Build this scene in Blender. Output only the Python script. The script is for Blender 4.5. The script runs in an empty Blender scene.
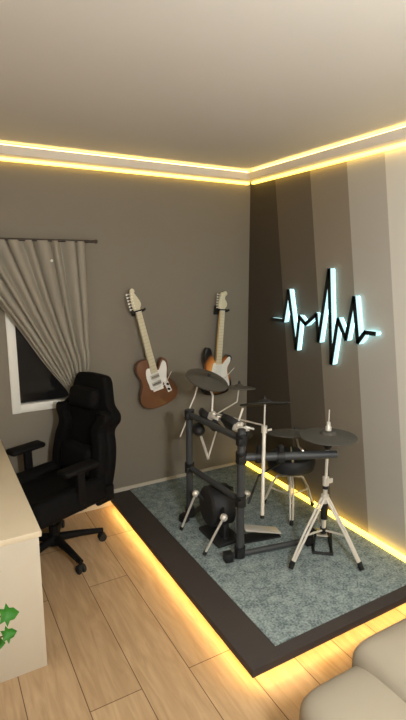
import bpy, bmesh, math, random
from mathutils import Vector, Matrix, Euler
random.seed(7)
S = bpy.context.scene
COL = S.collection
PI = math.pi
R = math.radians

# ------------------------------------------------------------ camera
cam = bpy.data.cameras.new('camera')
cam.sensor_fit = 'VERTICAL'
cam.sensor_height = 36.0
cam.lens = 488.05 * 36.0 / 720.0
cam.clip_start = 0.02
co = bpy.data.objects.new('camera', cam)
COL.objects.link(co)
co.location = (-2.4022, -3.4692, 1.8393)
co.rotation_euler = (PI / 2 - 0.1870, 0.0, -0.5133)
S.camera = co

# ------------------------------------------------------------ world: night outside
w = bpy.data.worlds.new('night'); S.world = w; w.use_nodes = True
w.node_tree.nodes['Background'].inputs[0].default_value = (0.03, 0.028, 0.026, 1)
w.node_tree.nodes['Background'].inputs[1].default_value = 0.35

S.view_settings.view_transform = 'Standard'
S.view_settings.look = 'None'
S.view_settings.gamma = 1.0
S.view_settings.use_curve_mapping = False
S.view_settings.exposure = 0.0

LAMP_POWER = 310.0
COVE_UP = 12.0
COVE_DOWN = 4.5
FLOOR_LED = 36.0
WALL_LED = 5.0
SIGN_GLOW = 1.15

# ------------------------------------------------------------ materials
def srgb(r, g, b):
    def f(c):
        c /= 255.0
        return c / 12.92 if c <= 0.04045 else ((c + 0.055) / 1.055) ** 2.4
    return (f(r), f(g), f(b), 1.0)

def mat(name, col, rough=0.5, metal=0.0, var=0.08, scale=12.0, bump=0.0, bscale=120.0, spec=0.5, trans=0.0, coat=0.0):
    m = bpy.data.materials.new(name); m.use_nodes = True
    nt = m.node_tree; N = nt.nodes; Lk = nt.links
    p = N['Principled BSDF']
    p.inputs['Roughness'].default_value = rough
    p.inputs['Metallic'].default_value = metal
    p.inputs['Specular IOR Level'].default_value = spec
    p.inputs['Transmission Weight'].default_value = trans
    p.inputs['Coat Weight'].default_value = coat
    tc = N.new('ShaderNodeTexCoord')
    nz = N.new('ShaderNodeTexNoise'); nz.inputs['Scale'].default_value = scale; nz.inputs['Detail'].default_value = 4
    Lk.new(tc.outputs['Object'], nz.inputs['Vector'])
    mx = N.new('ShaderNodeMix'); mx.data_type = 'RGBA'
    a = tuple(c * (1 - var) for c in col[:3]) + (1,)
    b = tuple(min(1, c * (1 + var)) for c in col[:3]) + (1,)
    mx.inputs[6].default_value = a; mx.inputs[7].default_value = b
    Lk.new(nz.outputs['Fac'], mx.inputs[0]); Lk.new(mx.outputs[2], p.inputs['Base Color'])
    if bump > 0:
        n2 = N.new('ShaderNodeTexNoise'); n2.inputs['Scale'].default_value = bscale
        Lk.new(tc.outputs['Object'], n2.inputs['Vector'])
        bp = N.new('ShaderNodeBump'); bp.inputs['Strength'].default_value = bump; bp.inputs['Distance'].default_value = 0.002
        Lk.new(n2.outputs['Fac'], bp.inputs['Height']); Lk.new(bp.outputs['Normal'], p.inputs['Normal'])
    return m

def emis(name, col, strength):
    m = bpy.data.materials.new(name); m.use_nodes = True
    p = m.node_tree.nodes['Principled BSDF']
    p.inputs['Base Color'].default_value = (0.8, 0.8, 0.8, 1)
    p.inputs['Emission Color'].default_value = col
    p.inputs['Emission Strength'].default_value = strength
    return m

M = {}
M['ceiling'] = mat('ceiling_paint', srgb(208, 203, 195), 0.9, var=0.02, scale=2)
M['wall'] = mat('wall_paint', srgb(129, 121, 108), 0.85, var=0.04, scale=3, bump=0.15, bscale=90)
M['wall_far'] = mat('pale_wall_paint', srgb(170, 162, 152), 0.85, var=0.03, scale=3)
M['cornice'] = mat('cornice_plaster', srgb(225, 218, 208), 0.8, var=0.02)
M['skirting'] = mat('skirting_paint', srgb(196, 186, 168), 0.6, var=0.03)
M['white_frame'] = mat('white_window_plastic', srgb(232, 230, 222), 0.4, var=0.02)
M['charcoal_board'] = mat('charcoal_board', srgb(60, 53, 49), 0.75, var=0.10, scale=9, bump=0.1)
M['desk_white'] = mat('cream_laminate', srgb(218, 203, 176), 0.5, var=0.02)
M['desk_side'] = mat('cream_side_laminate', srgb(200, 190, 172), 0.55, var=0.02)
M['chair_black'] = mat('black_leatherette', srgb(13, 12, 12), 0.8, var=0.12, bump=0.2, bscale=200, spec=0.15)
M['chair_plastic'] = mat('black_chair_plastic', srgb(13, 12, 12), 0.7, spec=0.2, var=0.1)
M['rubber'] = mat('black_rubber', srgb(22, 22, 22), 0.8)
M['rack'] = mat('dark_rack_tube', srgb(66, 68, 70), 0.5, metal=0.15, var=0.06)
M['rack_black'] = mat('black_rack_plastic', srgb(24, 24, 25), 0.55)
M['chrome'] = mat('brushed_chrome', srgb(225, 220, 210), 0.4, metal=0.35, var=0.04)
M['cymbal'] = mat('grey_rubber_pad', srgb(76, 73, 68), 0.7, var=0.06, scale=30)
M['pad'] = mat('black_pad_rubber', srgb(30, 30, 32), 0.6)
M['mesh_head'] = mat('grey_mesh_head', srgb(74, 76, 78), 0.7, bump=0.2, bscale=400)
M['tele_body'] = mat('brown_lacquer', srgb(112, 72, 44), 0.4, var=0.2, scale=9, coat=0.3)
M['maple'] = mat('maple_neck', srgb(214, 205, 176), 0.4, var=0.05)
M['maple_yellow'] = mat('amber_maple', srgb(226, 190, 128), 0.4, var=0.06)
M['pickguard'] = mat('white_plastic', srgb(240, 238, 232), 0.4, var=0.01)
M['fret'] = mat('fret_metal', srgb(190, 185, 170), 0.4, metal=0.6)
M['curtain'] = mat('taupe_curtain', srgb(150, 143, 130), 0.85, var=0.06, scale=6, bump=0.3, bscale=260)
M['rod'] = mat('dark_rod', srgb(58, 50, 46), 0.5, metal=0.3)
M['sofa'] = mat('pale_upholstery', srgb(158, 148, 130), 0.8, var=0.03, bump=0.2, bscale=150)
M['leaf'] = mat('bright_leaf', srgb(70, 150, 48), 0.45, var=0.25, scale=18)
M['stem'] = mat('plant_stem', srgb(92, 84, 48), 0.6)
M['pot'] = mat('grey_pot', srgb(120, 116, 110), 0.7)
M['soil'] = mat('soil', srgb(50, 38, 28), 0.95)
M['stick'] = mat('pale_stick_wood', srgb(205, 196, 165), 0.5)
M['sign_black'] = mat('black_acrylic', srgb(14, 20, 22), 0.4, var=0.02)
M['lamp_metal'] = mat('lamp_metal', srgb(190, 185, 175), 0.4, metal=0.5)
YEL = (1.0, 0.63, 0.11, 1)
M['led_cove_up'] = emis('warm_cove_led', (1.0, 0.66, 0.16, 1), COVE_UP)
M['led_cove_down'] = emis('warm_wall_led', (1.0, 0.62, 0.07, 1), COVE_DOWN)
M['led_floor'] = emis('warm_plinth_led', (1.0, 0.60, 0.17, 1), FLOOR_LED)
M['led_wall'] = emis('yellow_strip_led', (1.0, 0.62, 0.05, 1), WALL_LED)
M['sign_white'] = emis('cyan_white_led_acrylic', (0.60, 0.97, 1.0, 1), SIGN_GLOW)
M['sign_halo'] = emis('cyan_added_halo', (0.30, 0.85, 1.0, 1), 6.0)  # emitter added for the cyan halo around the sign
M['sign_white'].node_tree.nodes['Principled BSDF'].inputs['Base Color'].default_value = (0.12, 0.16, 0.16, 1)
M['lamp_globe'] = emis('lamp_globe_glass', (0.94, 0.965, 0.95, 1), LAMP_POWER)

def glass_mat():
    m = bpy.data.materials.new('window_glass'); m.use_nodes = True
    p = m.node_tree.nodes['Principled BSDF']
    p.inputs['Base Color'].default_value = (0.5, 0.5, 0.5, 1)
    p.inputs['Transmission Weight'].default_value = 1.0
    p.inputs['Roughness'].default_value = 0.03
    p.inputs['IOR'].default_value = 1.3
    return m
M['glass'] = glass_mat()

def stripes_mat():
    m = bpy.data.materials.new('striped_wall_paint'); m.use_nodes = True
    nt = m.node_tree; N = nt.nodes; Lk = nt.links; p = N['Principled BSDF']
    p.inputs['Roughness'].default_value = 0.8
    tc = N.new('ShaderNodeTexCoord'); sp = N.new('ShaderNodeSeparateXYZ')
    Lk.new(tc.outputs['Object'], sp.inputs[0])
    # u = (-y) + 0.155*(z-1.3), stripes lean very slightly
    a = N.new('ShaderNodeMath'); a.operation = 'MULTIPLY_ADD'
    Lk.new(sp.outputs['Z'], a.inputs[0]); a.inputs[1].default_value = 0.155; a.inputs[2].default_value = -0.155 * 1.3
    b = N.new('ShaderNodeMath'); b.operation = 'ADD'
    c = N.new('ShaderNodeMath'); c.operation = 'MULTIPLY'; c.inputs[1].default_value = -1
    Lk.new(sp.outputs['Y'], c.inputs[0])
    Lk.new(c.outputs[0], b.inputs[0]); Lk.new(a.outputs[0], b.inputs[1])
    d = N.new('ShaderNodeMath'); d.operation = 'DIVIDE'; d.inputs[1].default_value = 4.0
    Lk.new(b.outputs[0], d.inputs[0])
    cr = N.new('ShaderNodeValToRGB'); cr.color_ramp.interpolation = 'CONSTANT'
    E = cr.color_ramp.elements
    E[0].position = 0; E[0].color = srgb(68, 60, 50)
    E[1].position = 0.505 / 4; E[1].color = srgb(101, 92, 80)
    for pos, colr in ((0.893, (142, 132, 118)), (1.245, (180, 175, 166)), (1.545, (216, 212, 203)), (1.9, (224, 220, 212))):
        e = E.new(pos / 4); e.color = srgb(*colr)
    Lk.new(d.outputs[0], cr.inputs[0])
    Lk.new(cr.outputs[0], p.inputs['Base Color'])
    return m
M['stripes'] = stripes_mat()

def floor_mat():
    m = bpy.data.materials.new('light_oak_planks'); m.use_nodes = True
    nt = m.node_tree; N = nt.nodes; Lk = nt.links; p = N['Principled BSDF']
    p.inputs['Roughness'].default_value = 0.42
    tc = N.new('ShaderNodeTexCoord')
    mp = N.new('ShaderNodeMapping'); mp.inputs['Rotation'].default_value = (0, 0, PI / 2); mp.inputs['Location'].default_value = (0.37, 0.08, 0)
    Lk.new(tc.outputs['Object'], mp.inputs[0])
    br = N.new('ShaderNodeTexBrick'); br.offset = 0.37
    br.inputs['Scale'].default_value = 1.0
    br.inputs['Brick Width'].default_value = 1.28; br.inputs['Row Height'].default_value = 0.235
    br.inputs['Mortar Size'].default_value = 0.0022
    br.inputs['Color1'].default_value = srgb(204, 174, 138); br.inputs['Color2'].default_value = srgb(190, 160, 124)
    br.inputs['Mortar'].default_value = srgb(104, 78, 52)
    Lk.new(mp.outputs[0], br.inputs['Vector'])
    mp2 = N.new('ShaderNodeMapping'); mp2.inputs['Scale'].default_value = (14, 1.6, 1)
    Lk.new(tc.outputs['Object'], mp2.inputs[0])
    nz = N.new('ShaderNodeTexNoise'); nz.inputs['Scale'].default_value = 2.2; nz.inputs['Detail'].default_value = 6; nz.inputs['Distortion'].default_value = 1.2
    Lk.new(mp2.outputs[0], nz.inputs['Vector'])
    cr = N.new('ShaderNodeValToRGB')
    cr.color_ramp.elements[0].position = 0.3; cr.color_ramp.elements[0].color = (0.70, 0.66, 0.60, 1)
    cr.color_ramp.elements[1].position = 0.7; cr.color_ramp.elements[1].color = (1, 1, 1, 1)
    Lk.new(nz.outputs['Fac'], cr.inputs[0])
    mx = N.new('ShaderNodeMix'); mx.data_type = 'RGBA'; mx.blend_type = 'MULTIPLY'; mx.inputs[0].default_value = 0.8
    Lk.new(br.outputs['Color'], mx.inputs[6]); Lk.new(cr.outputs[0], mx.inputs[7])
    Lk.new(mx.outputs[2], p.inputs['Base Color'])
    return m
M['floor'] = floor_mat()

def carpet_mat():
    m = bpy.data.materials.new('grey_green_carpet'); m.use_nodes = True
    nt = m.node_tree; N = nt.nodes; Lk = nt.links; p = N['Principled BSDF']
    p.inputs['Roughness'].default_value = 0.95
    tc = N.new('ShaderNodeTexCoord')
    nz = N.new('ShaderNodeTexNoise'); nz.inputs['Scale'].default_value = 85; nz.inputs['Detail'].default_value = 3
    n2 = N.new('ShaderNodeTexNoise'); n2.inputs['Scale'].default_value = 22; n2.inputs['Detail'].default_value = 4
    for n in (nz, n2): Lk.new(tc.outputs['Object'], n.inputs['Vector'])
    av = N.new('ShaderNodeMath'); av.operation = 'MULTIPLY_ADD'; av.inputs[1].default_value = 0.6
    md = N.new('ShaderNodeMath'); md.operation = 'MULTIPLY'; md.inputs[1].default_value = 0.4
    Lk.new(n2.outputs['Fac'], md.inputs[0]); Lk.new(nz.outputs['Fac'], av.inputs[0]); Lk.new(md.outputs[0], av.inputs[2])
    cr = N.new('ShaderNodeValToRGB')
    cr.color_ramp.elements[0].position = 0.38; cr.color_ramp.elements[0].color = srgb(88, 103, 105)
    cr.color_ramp.elements[1].position = 0.62; cr.color_ramp.elements[1].color = srgb(158, 170, 168)
    Lk.new(av.outputs[0], cr.inputs[0]); Lk.new(cr.outputs[0], p.inputs['Base Color'])
    bp = N.new('ShaderNodeBump'); bp.inputs['Strength'].default_value = 0.5; bp.inputs['Distance'].default_value = 0.004
    Lk.new(nz.outputs['Fac'], bp.inputs['Height']); Lk.new(bp.outputs['Normal'], p.inputs['Normal'])
    return m
M['carpet'] = carpet_mat()

def burst_mat():
    m = bpy.data.materials.new('sunburst_lacquer'); m.use_nodes = True
    nt = m.node_tree; N = nt.nodes; Lk = nt.links; p = N['Principled BSDF']
    p.inputs['Roughness'].default_value = 0.3; p.inputs['Coat Weight'].default_value = 0.4
    tc = N.new('ShaderNodeTexCoord')
    mp = N.new('ShaderNodeMapping'); mp.inputs['Location'].default_value = (0.0, 0, 2.76); mp.inputs['Scale'].default_value = (6.2, 0.0, 4.7)
    Lk.new(tc.outputs['Object'], mp.inputs[0])
    ln = N.new('ShaderNodeVectorMath'); ln.operation = 'LENGTH'; Lk.new(mp.outputs[0], ln.inputs[0])
    cr = N.new('ShaderNodeValToRGB'); E = cr.color_ramp.elements
    E[0].position = 0.35; E[0].color = srgb(238, 190, 120)
    E[1].position = 0.98; E[1].color = srgb(16, 12, 10)
    e = E.new(0.72); e.color = srgb(206, 124, 52)
    Lk.new(ln.outputs['Value'], cr.inputs[0]); Lk.new(cr.outputs[0], p.inputs['Base Color'])
    return m
M['burst'] = burst_mat()
def fretboard_mat():
    m = mat('fretted_maple', srgb(218, 208, 178), 0.4, var=0.05)
    nt = m.node_tree; N = nt.nodes; Lk = nt.links; p = N['Principled BSDF']
    tc = N.new('ShaderNodeTexCoord'); wv = N.new('ShaderNodeTexWave'); wv.bands_direction = 'Z'; wv.inputs['Scale'].default_value = 11.0
    Lk.new(tc.outputs['Object'], wv.inputs['Vector'])
    cr = N.new('ShaderNodeValToRGB'); cr.color_ramp.elements[0].position = 0.0; cr.color_ramp.elements[0].color = (0.78, 0.76, 0.72, 1)
    cr.color_ramp.elements[1].position = 0.10; cr.color_ramp.elements[1].color = (1, 1, 1, 1)
    Lk.new(wv.outputs['Fac'], cr.inputs[0])
    src = p.inputs['Base Color'].links[0].from_socket
    mx = N.new('ShaderNodeMix'); mx.data_type = 'RGBA'; mx.blend_type = 'MULTIPLY'; mx.inputs[0].default_value = 1
    Lk.new(src, mx.inputs[6]); Lk.new(cr.outputs[0], mx.inputs[7]); Lk.new(mx.outputs[2], p.inputs['Base Color'])
    return m
M['fingerboard'] = fretboard_mat()

# ------------------------------------------------------------ mesh building
class MB:
    def __init__(s): s.b = bmesh.new()
    def box(s, c, sz, rot=None, bev=0.0, seg=2):
        mt = Matrix.Translation(Vector(c)) @ (rot.to_matrix().to_4x4() if rot else Matrix()) @ Matrix.Diagonal((sz[0], sz[1], sz[2], 1))
        r = bmesh.ops.create_cube(s.b, size=1.0, matrix=mt)
        if bev > 0:
            es = {e for v in r['verts'] for e in v.link_edges}
            bmesh.ops.bevel(s.b, geom=list(es), offset=bev, segments=seg, profile=0.5, affect='EDGES')
        return s
    def tube(s, pts, r, n=14, cap=True, r2=None):
        pts = [Vector(p) for p in pts]; rings = []
        up = None
        for i, p in enumerate(pts):
            if i == 0: t = pts[1] - p
            elif i == len(pts) - 1: t = p - pts[i - 1]
            else: t = (pts[i + 1] - p).normalized() + (p - pts[i - 1]).normalized()
            t.normalize()
            if up is None: up = Vector((0, 0, 1)) if abs(t.z) < 0.9 else Vector((1, 0, 0))
            a = t.cross(up).normalized(); bb = a.cross(t).normalized(); up = bb
            rr = r if r2 is None else r + (r2 - r) * i / (len(pts) - 1)
            rings.append([s.b.verts.new(p + rr * (math.cos(2 * PI * k / n) * a + math.sin(2 * PI * k / n) * bb)) for k in range(n)])
        for i in range(len(rings) - 1):
            for k in range(n):
                s.b.faces.new((rings[i][k], rings[i][(k + 1) % n], rings[i + 1][(k + 1) % n], rings[i + 1][k]))
        if cap:
            s.b.faces.new(rings[0][::-1]); s.b.faces.new(rings[-1])
        return s
    def lathe(s, prof, c=(0, 0, 0), ax=(0, 0, 1), n=40):
        # prof: (radius, height) from bottom to top; closed on the axis if radius 0
        q = Vector((0, 0, 1)).rotation_difference(Vector(ax).normalized()); c = Vector(c); rings = []
        for (r, h) in prof:
            if r < 1e-6: rings.append([s.b.verts.new(c + q @ Vector((0, 0, h)))])
            else: rings.append([s.b.verts.new(c + q @ Vector((r * math.cos(2 * PI * k / n), r * math.sin(2 * PI * k / n), h))) for k in range(n)])
        for A, B in zip(rings, rings[1:]):
            for k in range(n):
                k2 = (k + 1) % n
                if len(A) == 1 and len(B) > 1: s.b.faces.new((A[0], B[k2], B[k]))
                elif len(B) == 1 and len(A) > 1: s.b.faces.new((A[k], A[k2], B[0]))
                elif len(A) > 1: s.b.faces.new((A[k], A[k2], B[k2], B[k]))
        return s
    def prism(s, poly, y0, y1, bev=0.0, seg=2):
        # poly in (x, z), extruded along y from y0 to y1
        f = s.b.faces.new([s.b.verts.new((x, y0, z)) for x, z in poly])
        r = bmesh.ops.extrude_face_region(s.b, geom=[f])
        vs = [g for g in r['geom'] if isinstance(g, bmesh.types.BMVert)]
        bmesh.ops.translate(s.b, verts=vs, vec=(0, y1 - y0, 0))
        if bev > 0:
            fs = [g for g in r['geom'] if isinstance(g, bmesh.types.BMFace)] + [f]
            es = {e for ff in fs for e in ff.edges}
            bmesh.ops.bevel(s.b, geom=list(es), offset=bev, segments=seg, profile=0.6, affect='EDGES')
        return s
    def ball(s, c, r, sc=(1, 1, 1), rot=None, n=20):
        mt = Matrix.Translation(Vector(c)) @ (rot.to_matrix().to_4x4() if rot else Matrix()) @ Matrix.Diagonal((sc[0], sc[1], sc[2], 1))
        bmesh.ops.create_uvsphere(s.b, u_segments=n, v_segments=n // 2, radius=r, matrix=mt); return s
    def grid(s, fn, nu, nv):
        V = [[s.b.verts.new(fn(i / nu, j / nv)) for j in range(nv + 1)] for i in range(nu + 1)]
        for i in range(nu):
            for j in range(nv): s.b.faces.new((V[i][j], V[i + 1][j], V[i + 1][j + 1], V[i][j + 1]))
        return s

def build(name, mb, m, parent=None, world=True, kind=None, smooth=40, loc=None):
    b = mb.b
    bmesh.ops.recalc_face_normals(b, faces=b.faces[:])
    off = Vector((0, 0, 0))
    if parent is not None and world:
        q = parent
        while q is not None: off = off + q.location; q = q.parent
    elif loc is not None: off = Vector(loc)
    if off.length > 0: bmesh.ops.translate(b, verts=b.verts[:], vec=-off)
    me = bpy.data.meshes.new(name); b.to_mesh(me); b.free()
    me.materials.append(m)
    if smooth:
        for p in me.polygons: p.use_smooth = True
        me.set_sharp_from_angle(angle=R(smooth))
    o = bpy.data.objects.new(name, me); COL.objects.link(o)
    if parent is not None: o.parent = parent
    elif loc is not None: o.location = loc
    if kind: o['kind'] = kind
    return o

def tag(o, label, cat, group=None):
    o['label'] = label; o['category'] = cat
    if group: o['group'] = group
    return o

def thing(name, label, cat, loc=(0, 0, 0), rz=0, group=None):
    o = bpy.data.objects.new(name, None); COL.objects.link(o); o.empty_display_size = 0.05
    o.location = loc; o.rotation_euler = (0, 0, rz)
    return tag(o, label, cat, group)

def child_label(o, s):
    o['label'] = s; return o

def copy_tree(o, parent=None):
    c = o.copy(); COL.objects.link(c)
    if parent is not None: c.parent = parent
    for ch in list(o.children): copy_tree(ch, c)
    return c

def struct(name, mb, m, smooth=0, parent=None): return build(name, mb, m, parent=parent, kind=None if parent else 'structure', smooth=smooth)

def spline(pts, n=6, closed=True):
    out = []; L = len(pts)
    rng = range(L) if closed else range(L - 1)
    for i in rng:
        g = (lambda k: pts[k % L]) if closed else (lambda k: pts[max(0, min(L - 1, k))])
        p0, p1, p2, p3 = [Vector(g(k)) for k in (i - 1, i, i + 1, i + 2)]
        for j in range(n):
            t = j / n
            out.append(tuple(0.5 * ((2 * p1) + (p2 - p0) * t + (2 * p0 - 5 * p1 + 4 * p2 - p3) * t * t + (3 * p1 - p0 - 3 * p2 + p3) * t ** 3)))
    if not closed: out.append(tuple(pts[-1]))
    return out

# ------------------------------------------------------------ room shell
XL, YF, HC = -3.4, -4.7, 2.606
struct('floor', MB().box(((XL) / 2, YF / 2, -0.05), (-XL + 0.4, -YF + 0.4, 0.1)), M['floor'])
struct('ceiling', MB().box((XL / 2, YF / 2, HC + 0.05), (-XL + 0.4, -YF + 0.4, 0.1)), M['ceiling'])
WX0, WX1, WZ0, WZ1 = -1.945, -1.42, 0.855, 1.90      # window opening
wb = MB()
wb.box(((XL + WX0) / 2, 0.1, HC / 2), (WX0 - XL, 0.2, HC))
wb.box(((WX1 + 0.2) / 2, 0.1, HC / 2), (0.2 - WX1, 0.2, HC))
wb.box(((WX0 + WX1) / 2, 0.1, WZ0 / 2), (WX1 - WX0, 0.2, WZ0))
wb.box(((WX0 + WX1) / 2, 0.1, (WZ1 + HC) / 2), (WX1 - WX0, 0.2, HC - WZ1))
struct('wall_back', wb, M['wall'])
struct('wall_right', MB().box((0.1, (YF) / 2, HC / 2), (0.2, -YF, HC)), M['stripes'])
struct('wall_left', MB().box((XL - 0.1, YF / 2, HC / 2), (0.2, -YF, HC)), M['wall_far'])
struct('wall_front', MB().box((XL / 2, YF - 0.1, HC / 2), (-XL + 0.4, 0.2, HC)), M['wall_far'])

# cornice with LED strips above and below
CB, CT, CD = 2.512, 2.586, 0.070
def cornice_back(mb):
    prof = [(0.0, CB), (-CD, CB + 0.022), (-CD, CT), (0.0, CT)]
    f = mb.b.faces.new([mb.b.verts.new((XL, y, z)) for y, z in prof])
    r = bmesh.ops.extrude_face_region(mb.b, geom=[f])
    bmesh.ops.translate(mb.b, verts=[g for g in r['geom'] if isinstance(g, bmesh.types.BMVert)], vec=(-XL, 0, 0))
    return mb
def cornice_right(mb):
    prof = [(0.0, CB), (-CD, CB + 0.022), (-CD, CT), (0.0, CT)]
    f = mb.b.faces.new([mb.b.verts.new((x, YF, z)) for x, z in prof])
    r = bmesh.ops.extrude_face_region(mb.b, geom=[f])
    bmesh.ops.translate(mb.b, verts=[g for g in r['geom'] if isinstance(g, bmesh.types.BMVert)], vec=(0, -YF - CD, 0))
    return mb
struct('trim_1', cornice_back(MB()), M['cornice'])
struct('trim_2', cornice_right(MB()), M['cornice'])
tg = 'cove strips along the cornice'
o = build('led_strip', MB().box((XL / 2, -0.050, CT + 0.0035), (-XL - 0.08, 0.014, 0.007)), M['led_cove_up'], smooth=0)
tag(o, 'warm light strip on top of the cornice of the grey wall with the guitars', 'light strip', tg)
o = build('led_strip', MB().box((-0.050, YF / 2 - 0.03, CT + 0.0035), (0.014, -YF - 0.14, 0.007)), M['led_cove_up'], smooth=0)
tag(o, 'warm light strip on top of the cornice of the striped wall', 'light strip', tg)
o = build('led_strip', MB().box((XL / 2 - 0.015, -0.018, CB - 0.002), (-XL - 0.035, 0.026, 0.016)), M['led_cove_down'], smooth=0)
tag(o, 'yellow light strip under the cornice of the grey wall with the guitars', 'light strip', tg)
o = build('led_strip', MB().box((-0.018, YF / 2 - 0.02, CB - 0.002), (0.026, -YF - 0.08, 0.016)), M['led_cove_down'], smooth=0)
tag(o, 'yellow light strip under the cornice of the striped wall', 'light strip', tg)

# skirting
struct('baseboard_back', MB().box(((XL) / 2, -0.006, 0.0625), (-XL, 0.012, 0.125)), M['skirting'])
struct('baseboard_right', MB().box((-0.005, (YF - 1.99) / 2, 0.04), (0.01, -YF - 1.99, 0.08)), M['skirting'])

# window
fm = MB(); fw = 0.058
cx, cz = (WX0 + WX1) / 2, (WZ0 + WZ1) / 2
fm.box((WX0 + fw / 2 - 0.012, 0.02, cz), (fw, 0.06, WZ1 - WZ0 + 0.02), bev=0.004)
fm.box((WX1 - fw / 2, 0.02, cz), (fw, 0.06, WZ1 - WZ0), bev=0.004)
fm.box((cx, 0.02, WZ0 + fw / 2 - 0.008), (WX1 - WX0 - fw, 0.058, fw), bev=0.004)
fm.box((cx, 0.02, WZ1 - fw / 2), (WX1 - WX0 - fw, 0.058, fw), bev=0.004)
wf = build('window_1', fm, M['white_frame'], kind='structure')
build('window_pane', MB().box((cx, 0.03, cz), (WX1 - WX0 - fw, 0.006, WZ1 - WZ0 - fw)), M['glass'], parent=wf, smooth=0)

# ------------------------------------------------------------ platform
PX0, PY0, PZ = -1.303, -1.965, 0.10
pf = thing('drum_riser', 'low charcoal drum platform floating on a yellow glow in the room corner', 'platform', ((PX0) / 2, PY0 / 2, 0))
build('deck', MB().box((PX0 / 2 - 0.006, PY0 / 2 - 0.008, PZ - 0.02), (-PX0 - 0.014, -PY0 - 0.018, 0.04), bev=0.003), M['charcoal_board'], pf)
build('plinth', MB().box((PX0 / 2 + 0.07, PY0 / 2 + 0.07, 0.03), (-PX0 - 0.16, -PY0 - 0.16, 0.06)), M['charcoal_board'], pf, smooth=0)
o = build('led_strip', MB().box((PX0 + 0.035, PY0 / 2, PZ - 0.0445), (0.010, -PY0 - 0.08, 0.008)), M['led_floor'], pf, smooth=0)
child_label(o, 'warm yellow light strip under the long left edge')
o = build('led_strip', MB().box((PX0 / 2, PY0 + 0.035, PZ - 0.0445), (-PX0 - 0.09, 0.010, 0.008)), M['led_floor'], pf, smooth=0)
child_label(o, 'warm yellow light strip under the front edge')
tag(build('carpet', MB().box(((-1.13 - 0.05) / 2, (-1.90 - 0.02) / 2, PZ + 0.003), (1.08, 1.88, 0.006), bev=0.002), M['carpet']),
    'speckled grey green carpet covering the drum platform', 'carpet')
tag(build('led_strip', MB().box((-0.026, -0.99, PZ + 0.011), (0.030, 1.93, 0.022)), M['led_wall'], smooth=0),
    'glowing yellow light strip along the foot of the striped wall on the platform', 'light strip')

# ------------------------------------------------------------ desk
dk = thing('desk', 'pale cream desk end with flush side panel at the left edge', 'desk', (-2.4, -0.7, 0))
DZ = 0.69
build('desktop', MB().box((-2.45, -0.70, DZ - 0.014), (0.80, 1.365, 0.028), bev=0.004), M['desk_white'], dk)
build('side_panel', MB().box((-2.455, -1.367, (DZ - 0.028) / 2), (0.785, 0.018, DZ - 0.028), bev=0.002), M['desk_side'], dk)
build('side_panel', MB().box((-2.455, -0.035, (DZ - 0.028) / 2), (0.785, 0.018, DZ - 0.028), bev=0.002), M['desk_side'], dk)
build('back_panel', MB().box((-2.835, -0.70, 0.45), (0.016, 1.31, 0.40)), M['desk_side'], dk)

# ------------------------------------------------------------ gaming chair (local: faces +X)
gc = thing('gaming_chair', 'black gaming chair with winged backrest on a five star castor base', 'chair', (-1.815, -0.45, 0), R(203))
def L(name, mb, m, parent=gc, **k): return build(name, mb, m, parent, world=False, **k)
SZ = 0.475
st = MB()
st.box((0.04, 0, SZ - 0.055), (0.50, 0.36, 0.11), bev=0.03, seg=4)
for s in (-1, 1): st.box((0.03, s * 0.225, SZ - 0.035), (0.52, 0.11, 0.15), Euler((s * 0.28, 0, 0)), bev=0.035, seg=4)
L('seat', st, M['chair_black'])
mech = MB().box((0, 0, SZ - 0.135), (0.26, 0.22, 0.06), bev=0.01)
mech.tube([(0.02, -0.10, SZ - 0.14), (0.02, -0.26, SZ - 0.15)], 0.008)
L('tilt_mechanism', mech, M['chair_plastic'])
# backrest: outline (y, z) half profile
hw = [(0.20, -0.04), (0.245, 0.06), (0.26, 0.18), (0.258, 0.28), (0.245, 0.36), (0.225, 0.42), (0.232, 0.46), (0.268, 0.51), (0.258, 0.56), (0.20, 0.61), (0.172, 0.69), (0.145, 0.765), (0.09, 0.79)]
tilt = Matrix.Rotation(R(-10), 4, 'Y'); bpos = Vector((-0.25, 0, 0.36))
def back_xf(mb):
    # prism is built in (x,z) extruded along y: turn so x->y, y->x
    for v in mb.b.verts:
        x, y, z = v.co; v.co = (y, x, z)
    bmesh.ops.transform(mb.b, matrix=Matrix.Translation(bpos) @ tilt, verts=mb.b.verts[:]); return mb
outl = spline([(-a, b) for a, b in hw[::-1]] + [(a, b) for a, b in hw], 3)
L('backrest', back_xf(MB().prism(outl, -0.04, 0.04, bev=0.022, seg=3)), M['chair_black'])
for s in (-1, 1):
    wing = [(s * (a - 0.012), b) for a, b in hw[1:9]]
    inner = [(s * (a - 0.10), b) for a, b in hw[1:9]][::-1]
    L('side_bolster', back_xf(MB().prism(spline(wing + inner, 3), 0.03, 0.10, bev=0.02, seg=3)), M['chair_black'])
def xf(mb): bmesh.ops.transform(mb.b, matrix=Matrix.Translation(bpos) @ tilt, verts=mb.b.verts[:]); return mb
L('head_pillow', xf(MB().box((0.065, 0, 0.63), (0.09, 0.26, 0.14), bev=0.04, seg=4)), M['chair_black'])
L('lumbar_pillow', xf(MB().box((0.07, 0, 0.22), (0.10, 0.30, 0.20), bev=0.045, seg=4)), M['chair_black'])
for s in (-1, 1): L('hinge_cover', MB().box((-0.22, s * 0.255, 0.40), (0.14, 0.035, 0.11), bev=0.012), M['chair_plastic'])
for s in (-1, 1):
    a = MB().box((-0.02, s * 0.275, 0.53), (0.055, 0.03, 0.24), bev=0.008)
    a.box((-0.02, s * 0.24, 0.40), (0.06, 0.11, 0.03), bev=0.008)
    ar = L('armrest', a, M['chair_plastic'])
    L('arm_pad', MB().box((-0.01, s * 0.275, 0.655), (0.25, 0.10, 0.035), bev=0.016, seg=3), M['chair_plastic'], parent=ar)
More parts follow.
